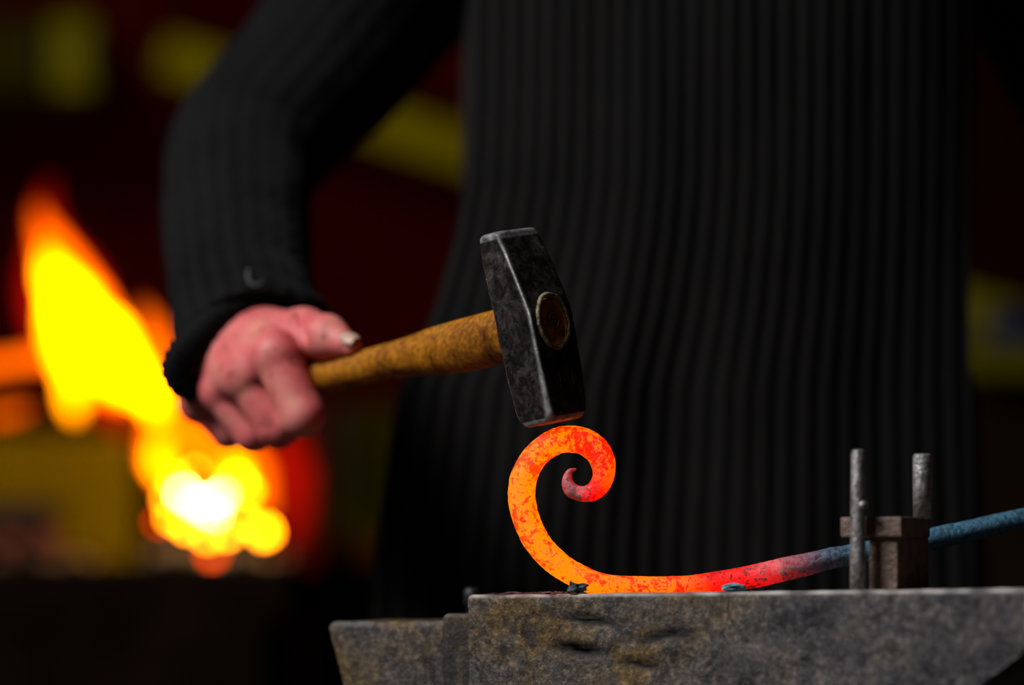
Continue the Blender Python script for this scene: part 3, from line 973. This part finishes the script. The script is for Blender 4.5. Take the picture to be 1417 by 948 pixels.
cuff = P(350, 484, 0.222)
secs = [(cuff, .0475, .0500), (P(346, 462, 0.236), .0500, .0520), (P(336, 425, 0.262), .0475, .0500), (P(332, 370, 0.305), .0500, .0505), (P(328, 310, 0.355), .0525, .0520), (P(330, 255, 0.405), .0550, .0545),
        (P(345, 205, 0.445), .0580, .0570), (P(395, 145, 0.465), .0610, .0600), (P(455, 80, 0.47), .0640, .0620), (P(530, -10, 0.465), .0680, .0640), (P(610, -130, 0.455), .074, .070), (shR + Vector((0.03, 0, 0.0)), .078, .075)]
sleeve(secs, 'sleeve', sweater)
def rolled_cuff(loop, parent):
    A = spline([(*P(a, b_, c_), d_) for a, b_, c_, d_ in loop], 10)
    pts = [Vector(a[:3]) for a in A]
    V, F = tube(pts, [a[3] for a in A], 16, True, lambda i, k, p: 1 + 0.10 * math.sin(i * 2.1) + 0.12 * noise.noise(p * 60))
    me = mesh('cuff', V, F); uv_grid(me, len(pts), 16, True)
    link('cuff', me, M_cuff, parent)
M_cuff = knit_mat('charcoal_cuff', (0.0026, 0.0025, 0.0026), (0.0110, 0.0105, 0.0110), 4, 40, 0.001, 0.35)
rolled_cuff([(440, 500, .262, .006), (447, 455, .245, .007), (432, 421, .222, .007), (372, 411, .208, .0075), (312, 432, .200, .0085), (266, 472, .196, .0105), (243, 505, .196, .0105), (253, 534, .203, .0085), (290, 545, .235, .008), (350, 550, .265, .008), (410, 535, .272, .007), (440, 500, .262, .006)], sweater)
dL = (elL - foL)
secs = [(wrL.lerp(foL, .4), .046, .046), (foL, .044, .044), (foL + dL * .3, .050, .050), (foL + dL * .7, .056, .056), (elL, .062, .060), (elL.lerp(shL, .35), .066, .064), (elL.lerp(shL, .75), .072, .068), (shL + Vector((-.03, 0, .005)), .078, .074)]
sleeve(secs, 'sleeve', sweater)

# a loose light thread on the striking sleeve
from mathutils.bvhtree import BVHTree
tree = BVHTree.FromPolygons(SLEEVES[0][0], SLEEVES[0][1])
tp_ = []
for q in ((344, 374), (343, 382), (345, 391), (352, 395), (360, 394), (363, 390)):
    o_ = Vector((0, CAM_Y, CAM_Z)); d_ = (P(q[0], q[1], 0.2) - o_).normalized()
    hit = tree.ray_cast(o_, d_)[0]
    if hit: tp_.append(hit - d_ * 0.0008)
if len(tp_) > 2:
    V, F = tube(tp_, 0.0013, 8)
    link('loose_thread', mesh('loose_thread', V, F), mat('grey_thread', (0.05, 0.05, 0.05), (0.11, 0.105, 0.10), 0.9, scale=300, spec=0.1), sweater)

# apron: one hanging sheet with wide ribs
def lerp_tab(tab, v):
    return float(np.interp(v, [t[0] for t in tab], [t[1] for t in tab]))
ledge = [(-400, 652), (0, 653), (150, 649), (250, 643), (330, 627), (430, 598), (540, 550), (670, 532), (760, 518), (950, 512), (1500, 500)]
YA = 0.305
V = []; cols = 420; rws = 90
rowpx = np.linspace(-330, 1350, rws)
for i, py in enumerate(rowpx):
    lx = P(lerp_tab(ledge, py), py, YA + .03).x; rx = P(1342 + max(0, py - 500) * 0.012, py, YA + .03).x
    z = P(0, py, YA).z
    for j in range(cols):
        t = j / (cols - 1)
        x = lx + (rx - lx) * t
        bow = 0.030 * abs(2 * t - 1) ** 2.2
        low = max(0, (1.02 - z)) 
        fold = 0.010 * low * 3 * math.sin(t * 15 + 0.8) + 0.012 * noise.noise(Vector((x * 7, z * 3.2, 2.0))) + 0.005 * noise.noise(Vector((x * 20, z * 6, 5.0)))
        # ribs follow the cloth: about 27 over its width, drifting with the drape
        ph = (t * 27 + 0.5 * noise.noise(Vector((x * 3, z * 2.5, 9.0)))) * 2 * math.pi
        rib = 0.0009 * math.sin(ph)
        V.append(Vector((x, YA + bow + fold - rib - 0.03 * min(low, 0.4), z)))
F = [[i * cols + j, i * cols + j + 1, (i + 1) * cols + j + 1, (i + 1) * cols + j] for i in range(rws - 1) for j in range(cols - 1)]
me = mesh('apron', V, F)
uvl = me.uv_layers.new(name='UVMap')
vi = np.zeros(len(me.loops), int); me.loops.foreach_get('vertex_index', vi)
co = np.array([[v.x, v.z] for v in V]); tt = (np.arange(len(V)) % cols) / (cols - 1)
nzv = np.array([0.5 * noise.noise(Vector((v.x * 3, v.z * 2.5, 9.0))) for v in V])
uvs = np.stack([tt * 27 + nzv, co[:, 1] * 40], 1)[vi]
uvl.data.foreach_set('uv', uvs.ravel())
M_apron = knit_mat('dark_rib_cloth', (0.0024, 0.0022, 0.0022), (0.0135, 0.0122, 0.0115), 1, 3.1, 0.0006, 0.75)
ap = link('apron', me, M_apron, man)
so = ap.modifiers.new('solid', 'SOLIDIFY'); so.thickness = 0.0025; so.offset = 1

# trousers, boots, hair
M_trou = mat('dark_trousers', (0.02, 0.016, 0.015), (0.05, 0.04, 0.037), 0.9, scale=18, bump=0.3)
def trou(X):
    d = None
    for s in (-1, 1):
        e = sd_cone(X, (BX + s * .085, .45, .93), (BX + s * .13, .43, .50), .105, .080)
        e = smin(e, sd_cone(X, (BX + s * .13, .43, .50), (BX + s * .135, .45, .08), .080, .068), .03)
        d = e if d is None else smin(d, e, .02)
    return np.maximum(d, X[..., 2] - 0.97)
TV, TF = surface(trou, (BX - .32, .28, 0.0), (BX + .32, .62, 1.02), 0.012)
link('trousers', np_mesh('trousers', TV, TF), M_trou, man)
def boot(s):
    def f(X):
        d = sd_cone(X, (BX + s * .135, .45, .12), (BX + s * .135, .45, .05), .058, .05)
        d = smin(d, sd_cone(X, (BX + s * .135, .45, .05), (BX + s * .15, .28, .042), .05, .042), .03)
        return np.maximum(d, -X[..., 2])
    return surface(f, (BX + s * .14 - .12, .20, -.02), (BX + s * .14 + .12, .56, .2), 0.009)
M_boot = mat('boot_leather', (0.02, 0.015, 0.012), (0.04, 0.03, 0.022), 0.5, scale=20)
for s in (-1, 1):
    v_, f_ = boot(s)
    link('boot', np_mesh('boot', v_, f_), M_boot, man)
def hair(X):
    d = sd_cone(X, (BX, .445, 1.65), (BX, .45, 1.57), .098, .085)
    return np.maximum(d, -(X[..., 1] - 0.375 - (1.66 - X[..., 2]) * 0.35))
v_, f_ = surface(hair, (BX - .14, .28, 1.44), (BX + .14, .58, 1.78), 0.009)
link('hair', np_mesh('hair', v_, f_), mat('brown_hair', (0.02, 0.012, 0.008), (0.05, 0.03, 0.02), 0.6, scale=60), man)
for s in (-1, 1):
    V, F = lump((BX + s * .031, .345, 1.600), .0105, 1, 2, 0.0)
    link('eye', mesh('eye', V, F), mat('eye_white', (0.5, 0.48, 0.45), (0.05, 0.04, 0.03), 0.2, scale=5), man)

# ================================================================== FORGE
YF = 1.28
kf = px_m(YF)
M_iron = mat('sooty_iron', (0.004, 0.0018, 0.001), (0.010, 0.005, 0.003), 0.9, 0.0, spec=0.0, scale=14, bump=0.4, bscale=60)
hz = P(0, 782, YF).z
fx0 = P(-140, 0, YF).x; fx1 = P(425, 0, YF).x
forge = empty('forge_hearth', (P(200, 0, YF).x, YF, 0), 'sooty iron forge hearth under the burning coals', 'forge')
MB().box((fx0, YF - .30, hz - .05), (fx1, YF + .34, hz), None, .008).build('tray', M_iron, forge)
MB().box((fx0 + .02, YF - .31, hz - .22), (fx1 - .02, YF - .295, hz - .045), None, .003).build('front_plate', M_iron, forge)
for px in (fx0 + .05, fx1 - .05):
    for yy in (YF - .26, YF + .28):
        MB().box((px - .025, yy - .025, 0), (px + .025, yy + .025, hz - .045), None, .004).build('leg', M_iron, forge)
MB().box((P(325, 0, YF + .33).x, YF + .33, hz - .01), (P(442, 0, YF + .33).x, YF + .36, P(0, 560, YF + .33).z), None, .006).build('fireback', mat('scorched_plate', (0.020, 0.0015, 0.0008), (0.04, 0.003, 0.0015), 0.9, 0.0, spec=0.0, scale=10), forge)
# fire light
fl = bpy.data.lights.new('fire_light', 'POINT'); fl.energy = 3.5; fl.color = (1.0, 0.50, 0.05); fl.shadow_soft_size = 0.08
flo = bpy.data.objects.new('fire_light', fl); flo.location = P(190, 560, YF - 0.05); C.objects.link(flo)
flo.parent = forge; flo.matrix_parent_inverse = Matrix.Translation(forge.location).inverted()

# coals
M_white = emit_mat('white_hot_coal', (1.0, 0.50, 0.14), 90)
M_yellow = emit_mat('yellow_hot_coal', (1.0, 0.27, 0.0015), 32)
M_red = emit_mat('red_hot_coal', (1.0, 0.06, 0.0), 6.0)
M_ember = emit_mat('dull_ember', (1.0, 0.0, 0.0), 0.10, (0.01, 0.002, 0.002))
M_coal = mat('black_coal', (0.008, 0.008, 0.008), (0.02, 0.02, 0.02), 0.4, scale=50)
def coal(px, py, rp, m, label, group, seed, dy=0.0, flat=(1, 1, .85)):
    y = YF + dy
    c = P(px - (5 if m in (M_white, M_yellow, M_red) else 0), py, y)
    V, F = lump((0, 0, 0), rp * px_m(y), seed, 2, 0.45, flat)
    o = link('coal', mesh('coal', V, F), m)
    o.location = c
    tag(o, label, 'coal', group)
for i, (px, py, r, dy) in enumerate([(259, 683, 6, 0), (274, 695, 6, .01), (302, 694, 6, 0), (312, 686, 4, .02), (290, 706, 5, -.02), (302, 712, 4, -.02)]):
    coal(px, py, r, M_white, 'white-hot coal lump at the heart of the forge fire', 'white-hot coals', i, dy)
for i, (px, py, r, dy) in enumerate([(318, 738, 8, -.05), (264, 728, 8, -.05), (245, 715, 8, -.03), (292, 742, 7, -.08), (344, 722, 7, .02), (240, 690, 7, .02), (332, 664, 8, .06), (345, 680, 8, .05), (275, 655, 6, .04), (250, 668, 7, .03)]):
    coal(px, py, r, M_yellow, 'yellow-hot coal lump crowded around the white heart of the fire', 'yellow-hot coals', 20 + i, dy)
coal(371, 736, 11, M_yellow, 'yellow-hot coal lump standing apart at the right end of the fire', 'yellow-hot coals', 35, -.05)
for i, (px, py, r, dy) in enumerate([(298, 767, 9, -.10), (226, 722, 6, -.06)]):
    coal(px, py, r, M_red, ['orange-red coal lump lowest of all at the front of the fire', 'orange-red coal lump at the left edge of the white-hot heart'][i], 'orange-red coals', 40 + i, dy)
for i, (px, py, r, dy) in enumerate([(14, 752, 13, -.02), (70, 748, 15, 0)]):
    coal(px, py, r, M_ember, ['dull red ember at the far left of the hearth', 'dull red ember left of the fire, the one nearer the flames'][i], 'stray embers', 50 + i, dy)
r_ = random.Random(3)
for i in range(18):
    px = r_.uniform(150, 410); dy = r_.uniform(-.16, .12)
    if i > 12: px = r_.uniform(-60, 150)
    coal(px, 781 - r_.uniform(2, 10), r_.uniform(9, 15), M_coal, 'black unlit coal lump in the bed of the hearth', 'unlit coals', 60 + i, dy)
# a core of packed coals under the hot ones
for i, (px, py, r) in enumerate([(250, 765, 24), (300, 768, 22), (350, 768, 22), (290, 735, 26), (325, 735, 22)]):
    coal(px, py, r, M_coal, 'large black coal lump packed beneath the hot coals', 'packed coals under the fire', 90 + i, 0.05)

# flames: glowing gas, thick in the middle and thin at the rim
fire = empty('forge_fire', P(280, 700, YF), 'tall yellow and orange flames leaning left over the coals', 'fire')
F_yel = flame_mat('yellow_flame', (1.0, 0.27, 0.0), 420)
F_org = flame_mat('orange_flame', (1.0, 0.12, 0.0), 110)
F_red = flame_mat('red_flame', (1.0, 0.008, 0.0), 10)
def tongue(ps, m, name, seed, dy=0.0, amp=0.25):
    A = spline(ps, 8)
    pts = [P(a[0], a[1], YF + dy) for a in A]
    rad = [max(a[2], 0.6) * kf for a in A]
    V, F = tube(pts, rad, 20, True, lambda i, k, p: 1 + amp * noise.noise(p * 14 + Vector((seed, 0, 0))) + amp * 0.8 * noise.noise(p * 34 + Vector((0, seed, 0))))
    link(name, mesh(name, V, F), m, fire)
tongue([(238, 566, 3), (212, 550, 16), (175, 520, 30), (135, 475, 42), (102, 428, 38), (80, 388, 24), (66, 358, 10), (62, 335, 1)], F_yel, 'flame_tongue', 1)
tongue([(108, 582, 2), (102, 562, 14), (98, 510, 20), (80, 450, 20), (66, 400, 3)], F_yel, 'flame_tongue', 2, .03)
tongue([(214, 588, 2), (214, 568, 15), (200, 530, 18), (180, 480, 2)], F_yel, 'flame_tongue', 3, -.02)
tongue([(240, 665, 8), (218, 640, 13), (222, 612, 8), (235, 595, 2)], F_yel, 'flame_tongue', 4)
tongue([(330, 690, 12), (325, 650, 14), (312, 628, 6), (305, 615, 1)], F_yel, 'flame_tongue', 5)
tongue([(240, 690, 10), (225, 640, 26), (228, 590, 22), (222, 540, 20), (212, 480, 22), (202, 440, 12), (194, 412, 1)], F_org, 'flame_tongue', 6, .04)
tongue([(190, 560, 10), (140, 500, 50), (95, 400, 42), (65, 330, 22), (55, 300, 12), (52, 275, 1)], F_org, 'flame_tongue', 7, .05)
tongue([(-90, 515, 8), (-30, 508, 14), (20, 500, 15), (70, 488, 14), (100, 470, 2)], F_org, 'flame_tongue', 8)
tongue([(290, 660, 14), (280, 615, 28), (265, 575, 20), (255, 550, 2)], F_org, 'flame_tongue', 9, .03)
tongue([(360, 710, 14), (352, 660, 22), (335, 620, 16), (322, 600, 2)], F_org, 'flame_tongue', 10, .06)
tongue([(-50, 580, 4), (0, 575, 9), (30, 568, 8), (50, 560, 1)], F_org, 'flame_tongue', 11, .05)
tongue([(400, 760, 10), (408, 700, 26), (398, 640, 34), (375, 590, 24), (350, 550, 4)], F_red, 'flame_tongue', 12, .1)
tongue([(180, 600, 20), (120, 480, 66), (80, 380, 52), (62, 310, 26), (66, 265, 12), (72, 240, 1)], F_red, 'flame_tongue', 13, .08)

# ================================================================== BACKGROUND
M_must = mat('mustard_paint', (0.090, 0.090, 0.0004), (0.125, 0.120, 0.0005), 0.9, spec=0.0, scale=6)
M_must2 = mat('mustard_timber', (0.100, 0.092, 0.0004), (0.140, 0.128, 0.0005), 0.9, spec=0.0, scale=10)
M_olive = mat('olive_paint', (0.014, 0.012, 0.0003), (0.022, 0.018, 0.0004), 0.9, spec=0.0, scale=6)
M_och = mat('ochre_sheet', (0.068, 0.058, 0.0006), (0.094, 0.080, 0.0008), 0.8, spec=0.0, scale=5)
M_glow_red = mat('painted_red_glow', (0.017, 0.0006, 0.0004), (0.027, 0.001, 0.0006), 0.95, scale=4, spec=0.0)  # red of the firelight put into the screen's base colour
M_rust = mat('rusty_rail', (0.030, 0.014, 0.003), (0.045, 0.022, 0.005), 0.9, spec=0.0, scale=12)
YB = 1.95
kb = px_m(YB)
cz = [P(0, r, YB).z for r in (132, 24)]
cab = empty('wall_cupboard', P(0, 132, YB + .15), 'mustard wall cupboard in the dark upper left corner', 'cupboard')
MB().box((P(-220, 0, YB).x, YB, cz[0]), (P(134, 0, YB).x, 2.148, cz[1]), None, .006).build('cabinet', M_olive, cab)
for a_, b_, mm in ((-215, -72, M_olive), (-68, 68, M_olive), (74, 131, M_must)):
    d = MB().box((P(a_, 0, YB).x, YB - .018, cz[0] + .004), (P(b_, 0, YB).x, YB - .001, cz[1] - .004), None, .003).build('door', mm, cab)
    MB().box((P(b_ - 9, 0, YB).x, YB - .03, (cz[0] + cz[1]) / 2 - .02), (P(b_ - 5, 0, YB).x, YB - .017, (cz[0] + cz[1]) / 2 + .02), None, .002).build('handle', M_black, d)
# added screen behind the forge, the fire's red glow put into its colour
scr = empty('added_glow_screen', (P(200, 0, 2.15).x, 2.16, 0), 'added dark red screen coloured with the fire glow behind the forge', 'screen')
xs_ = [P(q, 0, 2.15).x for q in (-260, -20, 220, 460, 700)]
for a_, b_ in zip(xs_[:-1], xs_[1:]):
    MB().box((a_ + .002, 2.15, 0), (b_ - .002, 2.165, P(0, -40, 2.15).z), None, .003).build('sheet', M_glow_red, scr)
# sloping brace
a_ = P(225, 74, 2.03); b_ = P(720, 232, 2.03)
d_ = (b_ - a_).normalized(); nn_ = Vector((-d_.z, 0, d_.x)); 
mb = MB(); t_ = 27 * px_m(2.03)
Mx = Matrix((( d_.x, 0, nn_.x, a_.x), (d_.y, 1, nn_.y, a_.y), (d_.z, 0, nn_.z, a_.z), (0, 0, 0, 1)))
mb.box((0, 0, -t_), ((b_ - a_).length + .6, .09, t_), Mx, .004)
tag(mb.build('roof_brace', M_must2), 'mustard timber brace sloping down behind the raised arm', 'brace')
# ochre sheet behind the flames, left
tag(MB().box((P(-130, 0, 1.58).x, 1.58, hz - .0), (P(188, 0, 1.58).x, 1.595, P(0, 600, 1.58).z), None, .003).build('metal_sheet', M_och), 'ochre metal sheet standing on the hearth left of the coals', 'metal sheet')
# dark box in front of it
tag(MB().box((P(-90, 0, 1.5).x, 1.44, hz), (P(84, 0, 1.5).x, 1.52, P(0, 694, 1.5).z), None, .006).build('tool_box', mat('dull_slate_paint', (0.007, 0.007, 0.010), (0.012, 0.012, 0.016), 0.9, spec=0.0)), 'low dark iron box in front of the ochre sheet', 'box')
# olive cupboard and rusty rail right of the fire
cup = empty('floor_cupboard', P(480, 0, 2.0).xy.to_3d(), 'olive cupboard standing between the forge and the blacksmith', 'cupboard')
MB().box((P(452, 0, 2.0).x, 2.0, 0), (P(640, 0, 2.0).x, 2.4, P(0, 560, 2.0).z), None, .006).build('cabinet', M_olive, cup)
d = MB().box((P(458, 0, 2.0).x, 1.985, .1), (P(634, 0, 2.0).x, 1.999, P(0, 568, 2.0).z), None, .004).build('door', M_olive, cup)
MB().box((P(470, 0, 2.0).x, 1.965, .9), (P(476, 0, 2.0).x, 1.986, 1.0), None, .003).build('handle', M_black, d)
rail = empty('work_bench', (P(500, 0, 1.8).x, 1.8, 0), 'rusty edged bench to the right of the forge', 'bench')
MB().box((P(432, 0, 1.75).x, 1.70, P(0, 778, 1.75).z), (P(690, 0, 1.75).x, 1.97, P(0, 742, 1.75).z), None, .005).build('top', M_rust, rail)
for px in (445, 670):
    for yy in (1.73, 1.93):
        MB().box((P(px, 0, 1.75).x - .02, yy - .02, 0), (P(px, 0, 1.75).x + .02, yy + .02, P(0, 776, 1.75).z), None, .003).build('leg', M_iron, rail)
# right: mustard counter with a blue drum
ct = empty('counter', (P(1400, 0, 1.6).x, 1.6, 0), 'mustard counter at the far right behind the blacksmith', 'counter')
MB().box((P(1330, 0, 1.6).x, 1.6, P(0, 520, 1.6).z), (P(1640, 0, 1.6).x, 2.1, P(0, 474, 1.6).z), None, .006).build('top', mat('dull_mustard', (0.050, 0.046, 0.0002), (0.070, 0.064, 0.0003), 0.9, scale=10, spec=0.0), ct)
MB().box((P(1340, 0, 1.6).x, 1.66, 0), (P(1630, 0, 1.6).x, 2.06, P(0, 518, 1.6).z), None, .006).build('cabinet', M_dark, ct)
M_blue = mat('blue_enamel', (0.002, 0.005, 0.035), (0.002, 0.006, 0.045), 0.9, spec=0.0, scale=5)
c_ = P(1412, 462, 1.75); zb = P(0, 474, 1.6).z
bk = empty('paint_tin', (c_.x, 1.76, zb), 'small dark blue tin on the mustard counter', 'tin')
V, F = tube([Vector((c_.x, 1.76, zb)), Vector((c_.x, 1.76, zb + .035))], .035, 24)
link('can', mesh('can', V, F, False), M_blue, bk)
V, F = tube([Vector((c_.x, 1.76, zb + .0345)), Vector((c_.x, 1.76, zb + .039))], .037, 24)
link('lid', mesh('lid', V, F, False), M_blue, bk)
